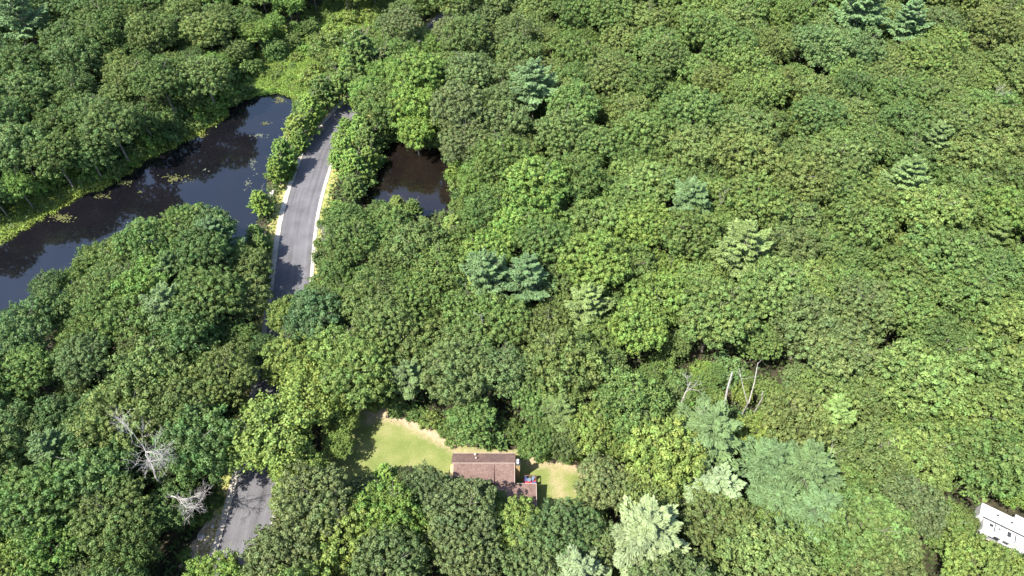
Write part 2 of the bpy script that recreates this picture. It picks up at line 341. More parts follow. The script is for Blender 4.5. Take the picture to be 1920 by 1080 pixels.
def broad_crown(seed, R=5.5, flat=0.72, nl=12, nc=380, per=46, leaf=0.17, cl=(0.32, 0.62), mess=0.42, spill=1.0, sep=0.134, inner=480):
    """crown centred on the origin: main boughs -> clumps -> leaves"""
    rng = np.random.default_rng(seed)
    pl = []
    for _ in range(900):                                            # boughs laid out over the crown's plan, so its top is lumpy
        q = rng.uniform(-0.78, 0.78, 2)
        if np.hypot(*q) < 0.78 and all(np.hypot(*(q - p)) > 3.4 / nl for p in pl): pl.append(q)
    pl = np.array(pl); rr = np.hypot(pl[:, 0], pl[:, 1])
    lc = np.c_[pl, 0.62 * (1 - rr ** 2) - 0.10 + rng.normal(0, 0.11, len(pl))] * R; lr = rng.uniform(0.20, 0.34, len(pl)) * R
    a = np.arange(9) * 0.698 + rng.normal(0, 0.2, 9); q = rng.uniform(0.62, 0.82, 9)
    lc = np.vstack([lc, np.c_[np.cos(a) * q, np.sin(a) * q, rng.uniform(-0.55, -0.2, 9)] * R, [[0, 0, 0.0]]])
    lr = np.concatenate([lr, rng.uniform(0.22, 0.32, 9) * R, [0.5 * R]])
    cc, cn = [], []
    tries = 0
    while len(cc) < nc and tries < nc * 30:
        tries += 1
        i = rng.integers(len(lc)); d = unit(rng.normal(size=(1, 3)))[0]
        if d[2] < -0.5: continue
        p = lc[i] + d * lr[i] * rng.uniform(0.66, 1.28)
        inside = np.linalg.norm(lc - p, axis=1) < lr * 0.74; inside[i] = False
        if inside.any(): continue
        if cc and np.min(np.linalg.norm(np.array(cc) - p, axis=1)) < sep * R: continue
        cc.append(p); cn.append(d)
    cc, cn = np.array(cc), np.array(cn); k = len(cc)
    cr = rng.uniform(*cl, k); ctone = np.clip(rng.normal(0.5, 0.2, k), 0, 1); chue = np.clip(rng.normal(0.5, 0.22, k), 0, 1)
    Vs, Ts = [], []
    ci = np.repeat(np.arange(k), per); n = len(ci)
    d = unit(rng.normal(size=(n, 3)) + 0.55 * cn[ci] + np.array([0, 0, 0.5]))
    P = cc[ci] + d * (cr[ci] * rng.uniform(0.7, 1.06, n))[:, None]
    Nn = unit(d + mess * rng.normal(size=(n, 3)))
    sz = leaf * rng.uniform(0.7, 1.25, n)
    P[:, 2] *= flat
    Vs.append(cards(P, Nn, sz, sz * 0.62, rng)); Ts.append(np.stack([np.clip(ctone[ci] + rng.normal(0, 0.17, n), 0, 1), np.clip(chue[ci] + rng.normal(0, 0.1, n), 0, 1)], 1))
    m = inner; i = rng.integers(0, len(lc), m); d = unit(rng.normal(size=(m, 3))); P = lc[i] + d * (lr[i] * rng.uniform(0.2, 0.8, m))[:, None]; P[:, 2] *= flat
    Vs.append(cards(P, unit(rng.normal(size=(m, 3)) + [0, 0, 0.5]), 0.055 * R + 0.05, 0.04 * R + 0.04, rng)); Ts.append(np.full((m, 2), 0.35))
    m = int(700 * spill); ci = rng.integers(0, k, m); P = cc[ci] + cn[ci] * (cr[ci] * rng.uniform(0.9, 1.9, m))[:, None] + rng.normal(0, 0.22, (m, 3)); P[:, 2] *= flat
    Vs.append(cards(P, unit(cn[ci] + 0.6 * rng.normal(size=(m, 3))), leaf, leaf * 0.6, rng)); Ts.append(np.stack([rng.uniform(0.3, 0.9, m), rng.uniform(0.3, 0.7, m)], 1))
    return finish("crown", Vs, Ts, M['leaf'])

def spray_crown(seed, R=4.2, H=7.0, ns=210, leaf=0.24):
    """upright roadside tree: pointed crown of rising leafy sprays"""
    rng = np.random.default_rng(seed); Vs, Ts = [], []
    for s in range(ns):
        t = rng.uniform(0, 1) ** 0.8; a = rng.uniform(0, 2 * math.pi)
        rad = R * (1 - t) ** 0.6 * rng.uniform(0.35, 0.95)
        base = np.array([math.cos(a) * rad * 0.55, math.sin(a) * rad * 0.55, -0.42 * H + t * 0.8 * H])
        d = np.array([math.cos(a), math.sin(a), rng.uniform(0.15, 1.0) + t * 0.9]); d /= np.linalg.norm(d)
        L = rng.uniform(1.3, 2.4) * (1.1 - 0.4 * t); n = 44
        q = rng.uniform(0, 1, n); w = 0.42 * (1 - q * 0.75)
        P = base + d * (q * L)[:, None] + rng.normal(0, 1, (n, 3)) * w[:, None] * 0.6
        side = unit(rng.normal(size=(n, 3)) * 0.5 + d)
        Vs.append(cards(P, unit(np.array([0, 0, 0.9]) + d * 0.4 + 0.5 * rng.normal(size=(n, 3))), leaf * rng.uniform(0.7, 1.3, n), leaf * 0.5, rng, along=side))
        tt = np.clip(rng.normal(0.5, 0.15) + rng.normal(0, 0.12, n) + (q - 0.5) * 0.25, 0, 1); Ts.append(np.stack([tt, np.full(n, np.clip(rng.normal(0.5, 0.2), 0, 1))], 1))
    return finish("crown", Vs, Ts, M['leaf'])

def pine_crown(seed, R=4.8, H=8.0, tiers=8):
    """white pine: whorls of long separate boughs, each a flat plume of needle tufts"""
    rng = np.random.default_rng(seed); Vs, Ts = [], []
    for ti in range(tiers):
        t = ti / (tiers - 1); z = -0.45 * H + 0.9 * H * t; nb = int(round(7 - 2.5 * t)); a0 = rng.uniform(0, 6.28)
        Lb = R * (1.02 - 0.80 * t ** 1.5)
        for b in range(nb):
            a = a0 + 2 * math.pi * b / nb + rng.normal(0, 0.2); L = Lb * rng.uniform(0.62, 1.15)
            up = rng.uniform(-0.02, 0.2) + 0.4 * t
            n = int(60 + 170 * L / R); q = rng.uniform(0.1, 1, n) ** 0.75
            spread = (0.10 + 0.9 * np.sin(q * math.pi * 0.82)) * 0.25 * L
            # finger-like side plumes
            fing = rng.integers(0, 7, n); side = np.clip((fing - 3) / 3 + rng.normal(0, 0.09, n), -1.1, 1.1)
            q = np.clip(q + 0.12 * (1 - np.abs(side)), 0, 1.15)
            dx = np.array([math.cos(a), math.sin(a)]); pn = np.array([-dx[1], dx[0]])
            xy = dx[None] * (q * L)[:, None] + pn[None] * (side * spread)[:, None]
            zz = z + up * q * L + 0.14 * L * q * q + rng.normal(0, 0.06, n) - 0.10 * np.abs(side) * L
            al = np.c_[dx[None] * 1.0 + pn[None] * (side * 0.7)[:, None], np.full(n, 0.3 + up)]
            Vs.append(cards(np.c_[xy, zz], unit(np.array([0, 0, 1.0]) + 0.45 * rng.normal(size=(n, 3))), 0.33 * rng.uniform(0.7, 1.3, n), 0.12, rng, along=al))
            tt = np.clip(rng.normal(0.5, 0.12) + (q - 0.5) * 0.4 + rng.normal(0, 0.1, n), 0, 1); Ts.append(np.stack([tt, np.full(n, 0.5)], 1))
    return finish("crown", Vs, Ts, M['needle'])

def trunk_mesh(seed, h, crown_r, r0=0.24, limbs=7, pine=False):
    rnd = random.Random(seed); mb = MB(); pts = []
    x = y = 0.0
    for i in range(8):
        t = i / 7; pts.append((x, y, h * t)); x += rnd.uniform(-.16, .16); y += rnd.uniform(-.16, .16)
    mb.tube(pts, [r0 * (1.25 - t * 1.05 / 7) if t == 0 else r0 * (1 - 0.82 * t / 7) for t in range(8)], 8)
    for k in range(limbs):
        t = 0.45 + 0.5 * k / limbs; a = k * 2.4 + rnd.uniform(-.4, .4); i = min(6, int(t * 7)); p = Vector(pts[i])
        L = crown_r * rnd.uniform(0.55, 0.8); up = 0.15 if pine else rnd.uniform(0.35, 0.8)
        q = [p, p + Vector((math.cos(a), math.sin(a), up)) * L * 0.5, p + Vector((math.cos(a+.15), math.sin(a+.15), up * 1.25)) * L]
        rr = r0 * (1 - 0.8 * t); mb.tube(q, [rr * 0.6, rr * 0.35, 0.03], 5)
        for s in (-1, 1):
            e = q[1] + Vector((math.cos(a + s*.8), math.sin(a + s*.8), up)) * L * 0.4; mb.tube([q[1], e], [rr * 0.3, 0.02], 4)
    me = bpy.data.meshes.new("trunk"); me.from_pydata(mb.v, [], mb.f); me.update(); me.materials.append(M['bark']); return me

# meshes made once and shared by the copies
K = {}
K['oak_tree'] = dict(h=15.0, R=5.5, fl=0.70, hc=10.8, cr=[broad_crown(100 + i, nl=11 + i % 5, flat=0.66 + 0.03 * (i % 4)) for i in range(9)])
K['maple_tree'] = dict(h=14.0, R=5.5, fl=0.8, hc=9.6, cr=[broad_crown(200 + i, flat=0.78, nl=10 + i % 3, nc=270, per=52, leaf=0.20, cl=(0.40, 0.76), mess=0.55, spill=1.4, sep=0.145) for i in range(7)])
K['birch_tree'] = dict(h=14.5, R=5.0, fl=0.8, hc=10.0, cr=[broad_crown(800 + i, R=5.0, flat=0.85, nl=8 + i % 3, nc=430, per=30, leaf=0.17, cl=(0.28, 0.5), mess=0.7, spill=2.4, sep=0.10) for i in range(7)])
K['lime_tree'] = dict(h=14.0, R=5.5, fl=0.85, hc=9.6, cr=[broad_crown(300 + i, flat=0.85, nl=9, nc=330, per=26, leaf=0.24, cl=(0.45, 0.8), mess=0.8, spill=4, sep=0.11) for i in range(2)])
K['locust_tree'] = dict(h=9.0, R=4.2, fl=0.85, hc=4.6, cr=[spray_crown(400 + i) for i in range(5)])
K['pine_tree'] = dict(h=17.5, R=4.6, fl=0.9, hc=12.4, cr=[pine_crown(500 + i) for i in range(6)])
K['sapling'] = dict(h=5.0, R=2.9, fl=0.9, hc=3.0, cr=[broad_crown(900 + i, R=2.9, flat=0.95, nl=7, nc=150, per=40, leaf=0.17, cl=(0.3, 0.5), mess=0.55, spill=0.8, sep=0.15, inner=350) for i in range(4)])
K['shrub'] = dict(h=2.2, R=2.0, fl=0.8, hc=1.1, cr=[broad_crown(600 + i, R=2.0, flat=0.8, nl=7, nc=90, per=34, leaf=0.17, cl=(0.25, 0.42), mess=0.6, spill=0.5, sep=0.16, inner=250) for i in range(5)])
for k, d in K.items():
    d['tr'] = [trunk_mesh(700 + i * 7 + len(k), d['h'] * 0.93, d['R'] * 0.9, 0.05 if k == 'shrub' else 0.08 if k == 'sapling' else 0.24, 4 if k in ('shrub', 'sapling') else 7, k == 'pine_tree') for i in range(3)]

TONE = {
 'D': ('dark green', (0.075, 0.126, 0.036)), 'B': ('bluish green', (0.082, 0.142, 0.052)), 'O': ('olive green', (0.116, 0.158, 0.046)),
 'M': ('mid green', (0.104, 0.168, 0.042)), 'G': ('bright green', (0.137, 0.224, 0.042)), 'Y': ('yellow green', (0.165, 0.230, 0.050)),
 'P': ('greyish green', (0.106, 0.144, 0.054)), 'L': ('light green', (0.138, 0.202, 0.052)), 'V': ('lime yellow', (0.23, 0.32, 0.03)),
 'W': ('pale silvery', (0.172, 0.228, 0.108)), 'A': ('pale bluish', (0.100, 0.164, 0.062)), 'T': ('pale green', (0.134, 0.198, 0.064)),
}
trees = []      # kind, x, y, scale, tone, px, py
rnd = random.Random(11); nrs = np.random.default_rng(3)
_sil = sphere_pts(110, np.random.default_rng(1))
shade = np.array([-SUN_DIR[0], -SUN_DIR[1]]) / math.tan(R_(SUN_EL))
def crown_pts(kind, x, y, s, grow=1.0):
    d = K[kind]; return _sil * np.array([1, 1, d['fl']]) * d['R'] * s * grow + np.array([x, y, d['hc'] * s])
ground_polys = [RIVER_G, POND_G, [(846,830),(1010,830),(1010,960),(930,985),(846,960)], [(1830,940),(1960,960),(1960,1040),(1850,1020)]]
def base_ok(x, y):
    q = proj([(x, y, 0)])
    if any(inpoly(q, p)[0] for p in ground_polys): return False
    return np.min(np.linalg.norm(rc - np.array([x, y]), axis=1)) > HW + 1.6
def clear(kind, x, y, s, grow=1.04):
    P = crown_pts(kind, x, y, s, grow); q = proj(P)
    if any(inpoly(q, p).any() for p in OPEN_L): return False
    Sh = np.c_[P[:, :2] + P[:, 2:3] * shade, np.zeros(len(P))]; q = proj(Sh)
    if any(inpoly(q, p).sum() > 2 for p in LIT_L): return False
    return True
def add(kind, px, py, rpx, tone, force=True):
    """a tree whose crown is centred on this pixel with this radius"""
    d = K[kind]; s = rpx / pxm(py, d['hc']) / d['R']
    for _ in range(4): s = rpx / pxm(py, d['hc'] * s) / d['R']
    if kind == 'pine_tree': s = min(max(s, 0.6), 1.5)
    if kind in ('oak_tree', 'maple_tree', 'lime_tree'): s = min(s, 1.34)
    x, y, _ = G(px, py, d['hc'] * s)
    trees.append((kind, x, y, s, tone, px, py))
def violations(kind, x, y, s, lit):
    P = crown_pts(kind, x, y, s, 1.0); q = proj(P); out = []
    for p in OPEN_L: out += list(q[inpoly(q, p)])
    if lit:
        q2 = proj(np.c_[P[:, :2] + P[:, 2:3] * shade, np.zeros(len(P))])
        for p in LIT_L:
            w = inpoly(q2, p)
            if w.sum() > 3: out += list(q[w] + np.array([14, 10]))
    return np.array(out)
def settle(t, lit=True):
    """shift or shrink a hand-placed tree until it leaves the openings free"""
    kind, x, y, s, tone, px, py = t; s0 = s; d = K[kind]
    for it in range(90):
        v = violations(kind, x, y, s, lit)
        if not len(v): break
        c = proj([(x, y, d['hc'] * s)])[0]; w = c - v.mean(0); L = np.linalg.norm(w) or 1; w = w / L * 3
        x, y, _z = G(c[0] + w[0], c[1] + w[1], d['hc'] * s)
        if it % 2 and s > 0.62 * s0: s *= 0.975
    return (kind, x, y, s, tone, px, py)
for t in [
 # roadside, between river and road
 ('locust_tree',490,374,36,'G'),('locust_tree',505,322,34,'G'),('locust_tree',528,280,44,'G'),('locust_tree',548,236,36,'Y'),('locust_tree',583,208,34,'G'),('locust_tree',606,176,36,'M'),('locust_tree',640,165,36,'M'),('locust_tree',575,232,30,'G'),
 ('locust_tree',560,262,26,'G'),('locust_tree',678,106,52,'M'),('locust_tree',722,120,34,'P'),('locust_tree',650,130,26,'G'),
 # between road and pond
 ('locust_tree',655,238,40,'G'),('locust_tree',640,280,32,'G'),('locust_tree',662,310,38,'G'),('locust_tree',668,352,34,'M'),('locust_tree',690,262,34,'M'),('maple_tree',716,196,44,'M'),('locust_tree',694,300,28,'G'),
 ('maple_tree',770,200,44,'G'),('maple_tree',780,245,34,'G'),('oak_tree',860,200,58,'P'),('oak_tree',868,262,44,'P'),('locust_tree',742,370,24,'Y'),('locust_tree',775,395,26,'M'),
 ('shrub',635,392,18,'G'),('shrub',622,430,16,'G'),('shrub',650,420,18,'M'),('shrub',612,400,11,'L'),
 # left of the road, below the river bend
 ('locust_tree',466,430,30,'M'),('locust_tree',490,462,28,'M'),('maple_tree',470,500,38,'O'),('locust_tree',488,520,28,'M'),('maple_tree',462,552,44,'O'),('maple_tree',400,430,48,'B'),('oak_tree',340,420,46,'M'),('oak_tree',270,450,50,'M'),('maple_tree',230,480,44,'L'),
 ('pine_tree',312,565,48,'A'),('pine_tree',405,405,44,'B'),
 # along the hidden road
 ('maple_tree',536,590,34,'Y'),('maple_tree',590,600,55,'B'),('maple_tree',545,670,52,'Y'),('lime_tree',524,806,92,'Y'),('lime_tree',594,748,64,'Y'),('maple_tree',560,885,50,'Y'),
 # middle wood
 ('maple_tree',962,428,46,'G'),('locust_tree',848,430,34,'Y'),('pine_tree',1002,150,44,'A'),('pine_tree',905,510,50,'A'),('pine_tree',985,520,44,'A'),('pine_tree',1100,570,42,'T'),('pine_tree',1080,655,32,'Y'),
 ('pine_tree',1392,462,52,'T'),('pine_tree',1750,265,38,'T'),('pine_tree',1700,335,42,'T'),('pine_tree',1295,372,46,'A'),('pine_tree',1620,12,46,'A'),('pine_tree',1710,28,38,'A'),('shrub',1700,284,22,'V',1),
 ('locust_tree',925,185,24,'V'),('locust_tree',1100,165,18,'V'),('oak_tree',750,50,40,'P'),('oak_tree',1860,50,58,'O'),('pine_tree',30,20,50,'A'),('locust_tree',930,90,24,'Y'),('pine_tree',895,545,34,'Y'),
 # front, round the house
 ('maple_tree',400,1062,62,'G'),('oak_tree',588,940,72,'P'),('oak_tree',530,1040,70,'P'),('maple_tree',640,1010,66,'Y'),('maple_tree',728,965,66,'G'),('oak_tree',802,915,50,'P'),('oak_tree',868,955,66,'P'),('oak_tree',680,925,40,'P'),
 ('locust_tree',724,882,38,'G'),('maple_tree',968,985,50,'Y'),('oak_tree',1060,985,62,'B'),('oak_tree',880,1040,66,'P'),('oak_tree',1120,900,56,'P'),('shrub',1012,892,9,'G'),
 ('birch_tree',898,930,30,'P',1),('birch_tree',930,948,26,'M',1),('birch_tree',845,918,26,'D',1),('birch_tree',768,905,26,'P',1),
 ('maple_tree',1010,822,36,'M'),('locust_tree',935,832,24,'M'),('maple_tree',885,786,44,'M'),('locust_tree',676,160,24,'M',1),('locust_tree',668,196,20,'G',1),('locust_tree',636,268,24,'G',1),('locust_tree',650,240,24,'G',1),('locust_tree',629,298,22,'G',1),('birch_tree',1318,722,24,'M',1),('birch_tree',1343,702,22,'M',1),('birch_tree',1340,745,22,'L',1),('birch_tree',1392,742,20,'Y',1),('birch_tree',1442,735,24,'L',1),('birch_tree',1402,712,18,'M',1),('birch_tree',636,832,28,'Y',1),('birch_tree',646,792,26,'Y',1),('shrub',1020,850,16,'G'),('shrub',985,845,14,'M'),('shrub',1060,858,14,'G'),
 # pale trees at the lower right
 ('pine_tree',1215,995,72,'W'),('pine_tree',1345,905,48,'W'),('pine_tree',1300,925,36,'W'),('pine_tree',1450,860,54,'A'),('pine_tree',1510,880,58,'A'),('pine_tree',1535,950,56,'A'),('pine_tree',1462,935,48,'A'),('maple_tree',1248,855,70,'Y'),('pine_tree',1330,800,58,'A'),('pine_tree',1290,845,42,'A'),('maple_tree',1415,815,44,'Y'),('pine_tree',1090,1070,56,'W'),
 ('oak_tree',1500,790,70,'O'),('oak_tree',1350,985,66,'O'),('maple_tree',1500,1040,62,'M'),('locust_tree',1590,820,36,'V'),('maple_tree',1890,900,44,'G'),('oak_tree',1700,950,60,'P'),('maple_tree',1880,1065,50,'Y'),
 ('maple_tree',752,92,34,'M',1),('oak_tree',845,52,36,'P',1),('birch_tree',790,70,26,'M',1),('maple_tree',500,655,34,'D',1),('locust_tree',480,195,0.1,'G'),
]:
    if t[3] > 1:
        add(*t[:5]); trees[-1] = trees[-1] if len(t) > 5 else settle(trees[-1], t[0] != 'locust_tree')
NH = len(trees)

GRID = ["BD OD DO GY GM PO OM MO OM MA MO OP", "DB DO DG G GM PG MO MM OM OD DO MO", "GD GD M M DM GM MG ML OM OM LM DG",
        "MB MO OD D MO OM OM MG OL LMP MD MD", "MB OP DO Y OP OP PO PM MLD MLP LGM LMD", "MO DO DP YO OP PO PB YM MP MDO MOL MG", "GY DP D PY GP PY PM LP OM MOL MP GYM"]
GRID = [r.split() for r in GRID]
def tone_at(px, py):
    i = min(6, max(0, int((py + rnd.gauss(0, 40)) // 160))); j = min(11, max(0, int((px + rnd.gauss(0, 50)) // 160)))
    return rnd.choice(GRID[i][j])
def fill(kinds, smin, smax, tries, gap, tones=None, region=None, cap=999):
    n0 = len(trees); A = np.array([(t[1], t[2], t[3] * K[t[0]]['R']) for t in trees if t[0] != 'shrub'])
    for _ in range(tries):
        if len(trees) - n0 >= cap: break
        kind = rnd.choices(*zip(*kinds.items()))[0]; d = K[kind]; s = rnd.uniform(smin, smax)
        if region: px, py = region()
        else: py = rnd.uniform(-75, 1215); px = rnd.uniform(-110, 2030)
        if rnd.random() > (pxm(540) / pxm(py)) ** 2 / 2.6: continue
        x, y, _z = G(px, py, d['hc'] * s); r = s * d['R']
        if len(A) and (np.hypot(A[:, 0] - x, A[:, 1] - y) < gap * (A[:, 2] + r)).any(): continue
        if not base_ok(x, y) or not clear(kind, x, y, s): continue
        if kind != 'shrub' and inpoly(proj(crown_pts(kind, x, y, s, 0.8)), MARSH).any(): continue
        trees.append((kind, x, y, s, (rnd.choice(tones) if tones else tone_at(px, py)), px, py)); A = np.vstack([A, (x, y, r)])
    return len(trees) - n0
print("hand", NH)
print("big", fill({'oak_tree': 4.6, 'maple_tree': 2.4, 'birch_tree': 1}, 0.95, 1.3, 20000, 0.57, cap=330))
print("mid", fill({'oak_tree': 2, 'maple_tree': 4, 'birch_tree': 4, 'pine_tree': 0.4}, 0.72, 0.95, 24000, 0.56, cap=300))
print("small", fill({'oak_tree': 0.8, 'maple_tree': 2.6, 'birch_tree': 2.8, 'locust_tree': 1}, 0.5, 0.72, 26000, 0.58, cap=260))
# shrubs on the banks, the verges and in the marsh
BANKS = [[(-20,452),(0,440),(50,408),(110,372),(150,350),(215,325),(265,292),(330,254),(380,232),(430,196),(455,184)], [(722,276),(752,266),(805,268),(835,292),(848,325),(858,362)], [(690,345),(708,312),(716,284)], [(600,235),(575,270),(545,325),(530,345)], [(690,760),(740,768),(800,790),(845,822),(860,845),(970,846),(1000,856),(1050,858),(1100,875)],
 [(480,120),(530,84),(570,55),(600,30),(640,5)], [(470,128),(430,160)], [(615,300),(626,330),(610,400),(600,440),(596,500)], [(400,940),(380,1000),(350,1050)], [(1840,930),(1925,965)], [(1850,1030),(1925,1045)]]
def shrubs(n, tones, smin, smax, lines, jx=7, lo=3):
    c = 0
    for _ in range(n * 40):
        if c >= n: break
        p = rnd.choices(lines, [math.hypot(q[-1][0]-q[0][0], q[-1][1]-q[0][1]) for q in lines])[0]; i = rnd.randrange(len(p) - 1); a, b = p[i], p[i+1]; t = rnd.random()
        px, py = a[0] + (b[0]-a[0])*t + rnd.gauss(0, jx), a[1] + (b[1]-a[1])*t + rnd.gauss(0, jx) - lo; s = rnd.uniform(smin, smax)
        x, y, _z = G(px, py, 0)
        if not base_ok(x, y) or violations('shrub', x, y, s * 0.9, False).size: continue
        if any(t_[0] == 'shrub' and math.hypot(t_[1]-x, t_[2]-y) < 1.35 * (s + t_[3]) for t_ in trees): continue
        trees.append(('shrub', x, y, s, rnd.choice(tones), px, py)); c += 1
    return c
print("bank", shrubs(70, 'GMMLD', 1.1, 2.2, BANKS[:3], 12, 8), shrubs(60, 'GGYLM', 0.6, 1.1, BANKS[:3], 8, 2), shrubs(70, 'GMLGY', 0.45, 1.2, BANKS[3:]))
def saplings(n):
    c = 0; A = np.array([(t[1], t[2], t[3] * K[t[0]]['R']) for t in trees])
    for _ in range(30000):
        if c >= n: break
        px, py = rnd.uniform(-20, 1940), rnd.uniform(-20, 1120)
        if rnd.random() > (pxm(540) / pxm(py)) ** 2 / 2.6: continue
        s = rnd.uniform(0.75, 1.25); x, y, _z = G(px, py, 2.5); r = 2.9 * s
        if (np.hypot(A[:, 0] - x, A[:, 1] - y) < 0.72 * A[:, 2] + 0.45 * r).any(): continue
        if not base_ok(x, y) or violations('sapling', x, y, s, False).size or inpoly(np.array([[px, py]]), MARSH)[0] or inpoly(proj([(x, y, 0)]), LAWN_G)[0]: continue
        trees.append(('sapling', x, y, s, rnd.choice('MMDGLOB'), px, py)); A = np.vstack([A, (x, y, r)]); c += 1
    return c
OPEN_L[:] = [v for k_, v in OPEN.items() if not k_.startswith('snag')]
print("saplings", saplings(240))
def in_marsh(): return rnd.uniform(430, 720), rnd.uniform(0, 195)
def marsh_shrubs():
    c = 0
    for _ in range(900):
        px, py = in_marsh()
        if c >= 75 or not inpoly(np.array([[px, py]]), MARSH)[0]: continue
        s = rnd.uniform(0.9, 1.9) if px + (200 - py) * 0.4 > 590 else rnd.uniform(0.4, 0.7)
        x, y, _z = G(px, py, 1.2 * s)
        if not base_ok(x, y) or any(t[0] == 'shrub' and math.hypot(t[1]-x, t[2]-y) < 2.9 * s for t in trees): continue
        trees.append(('shrub', x, y, s, rnd.choice('YGLLY'), px, py)); c += 1
    return c
print("marsh", marsh_shrubs())

# ---- labels that single out one plant: what it is, and its place among its like round a landmark
MARKS = [("the small brown pond", 775, 325), ("the brown-roofed house", 905, 880), ("the white trailers", 1885, 985), ("the pale spreading pine", 1392, 462), ("the leaning bare trunks", 1385, 705),
 ("the large silvery dead tree", 300, 880), ("the green lawn", 740, 820), ("the lower road opening", 455, 980), ("the upper road bend", 600, 300), ("the marsh", 570, 130), ("the roadside dead tree", 622, 455),
 ("the mid-river lily pads", 328, 335), ("the river's left end", 40, 470), ("the top centre bluish pine", 1002, 150), ("the lime yellow shrub", 1700, 284), ("the photo's top left corner", 0, 0), ("the photo's top right corner", 1920, 0),
 ("the big silvery pine", 1218, 1000), ("the photo's bottom left corner", 0, 1080), ("the right edge's midpoint", 1920, 540), ("the pale bluish pine cluster", 1500, 905), ("the bluish riverside pine", 312, 565), ("the left edge's lower third", 0, 720),
 ("the top edge's right quarter", 1420, 0), ("the central pale pine", 1100, 570), ("the coarse-leaved yellow tree", 530, 810)]
DIRS = ["right of", "to the upper right of", "above", "to the upper left of", "left of", "to the lower left of", "below", "to the lower right of"]
ORD = ["nearest", "second", "third", "fourth", "fifth", "sixth", "seventh", "eighth", "ninth", "tenth", "eleventh", "twelfth", "thirteenth", "fourteenth", "fifteenth", "sixteenth"]
NOUN = {'oak_tree': 'oak', 'maple_tree': 'maple', 'birch_tree': 'birch', 'lime_tree': 'coarse-leaved tree', 'locust_tree': 'pointed tree', 'pine_tree': 'pine', 'shrub': 'shrub', 'sapling': 'sapling'}
GROUP = {'oak_tree': 'oaks of the wood', 'maple_tree': 'maples of the wood', 'birch_tree': 'birches of the wood', 'lime_tree': 'coarse-leaved trees by the lawn', 'locust_tree': 'pointed leafy trees at the openings', 'pine_tree': 'pines among the broad-leaved trees', 'shrub': 'shrubs on banks and verges', 'sapling': 'saplings in the gaps of the wood'}
buckets = {}
for i, t in enumerate(trees):
    q = proj([(t[1], t[2], K[t[0]]['hc'] * t[3])])[0]; j = min(range(len(MARKS)), key=lambda m: (MARKS[m][1]-q[0])**2 + (MARKS[m][2]-q[1])**2)
    dx, dy = q[0] - MARKS[j][1], MARKS[j][2] - q[1]; o = int(round(math.degrees(math.atan2(dy, dx)) / 45)) % 8
    big = 'large' if t[3] > 1.08 else 'small' if t[3] < 0.72 else ''
    buckets.setdefault((t[0], t[4], j, o, big), []).append((math.hypot(dx, dy), i))
LAB = {}
for (k, tn, j, o, big), v in buckets.items():
    v.sort(); core = f"{big} {TONE[tn][0]} {NOUN[k]}".strip(); mk = MARKS[j][0]
    for r, (dist, i) in enumerate(v): LAB[i] = (f"{core} {DIRS[o]} {mk}" if len(v) == 1 else f"{ORD[min(r, 15)]} {core} {DIRS[o]} {mk}")
OWN = {(1392,462): "pale spreading pine with star-like boughs, mid-right of the wood", (312,565): "bluish pine standing below the river, left of the hidden road", (1002,150): "bluish pine at top centre, among dark oaks", (1700,284): "lime yellow shrub glowing in the upper right wood",
 (1215,995): "big silvery pine at the photo's bottom edge", (530,810): "large coarse-leaved yellow tree between the lower road and the lawn", (606,752): "second coarse-leaved yellow tree, just left of the lawn", (1450,860): "uppermost pine of the pale bluish cluster at lower right", (1535,950): "lowest pine of the pale bluish cluster at lower right",
 (490,374): "small bright green tree alone between river and kerb", (728,965): "vivid bright green maple in front of the lawn", (968,985): "yellow green maple in front of the house's wing", (1100,570): "pale tiered pine near the photo's centre"}
for i, t in enumerate(trees):
    if (t[5], t[6]) in OWN and i < NH: LAB[i] = OWN[(t[5], t[6])]

protos = {}
rv = random.Random(77)
for i, (kind, x, y, s, tone, px, py) in enumerate(trees):
    d = K[kind]; root = bpy.data.objects.new(kind, None); C.objects.link(root); root.empty_display_size = 0.5
    root.location = (x, y, 0); root.rotation_euler = (0, 0, rv.uniform(0, 6.283))
    sc = s * rv.uniform(0.97, 1.03); zz = s * rv.uniform(0.93, 1.08); root.scale = (sc, sc * rv.uniform(0.92, 1.08), zz)
    tag(root, LAB[i], {'shrub': 'shrub', 'sapling': 'sapling', 'pine_tree': 'pine tree'}.get(kind, 'tree'), GROUP[kind])
    cr = bpy.data.objects.new("crown", rv.choice(d['cr'])); C.objects.link(cr); cr.parent = root; cr.location = (0, 0, d['hc'])
    c = TONE[tone][1]; w = rv.uniform(0.86, 1.14); h = rv.uniform(-0.06, 0.06)
    if i >= NH and kind != 'shrub': c = tuple(0.68 * a_ + 0.32 * b_ for a_, b_ in zip(c, TONE['M' if px < 1100 else 'L'][1]))
    cr.color = (c[0] * w * (1 + h), c[1] * w, c[2] * w * (1 - h), 1)
    tr = bpy.data.objects.new("trunk", rv.choice(d['tr'])); C.objects.link(tr); tr.parent = root
    if kind == 'pine_tree': cr.rotation_euler = (R_(rv.uniform(-4, 4)), R_(rv.uniform(-4, 4)), 0)
from collections import Counter
print(Counter(t[0] for t in trees), len(trees))

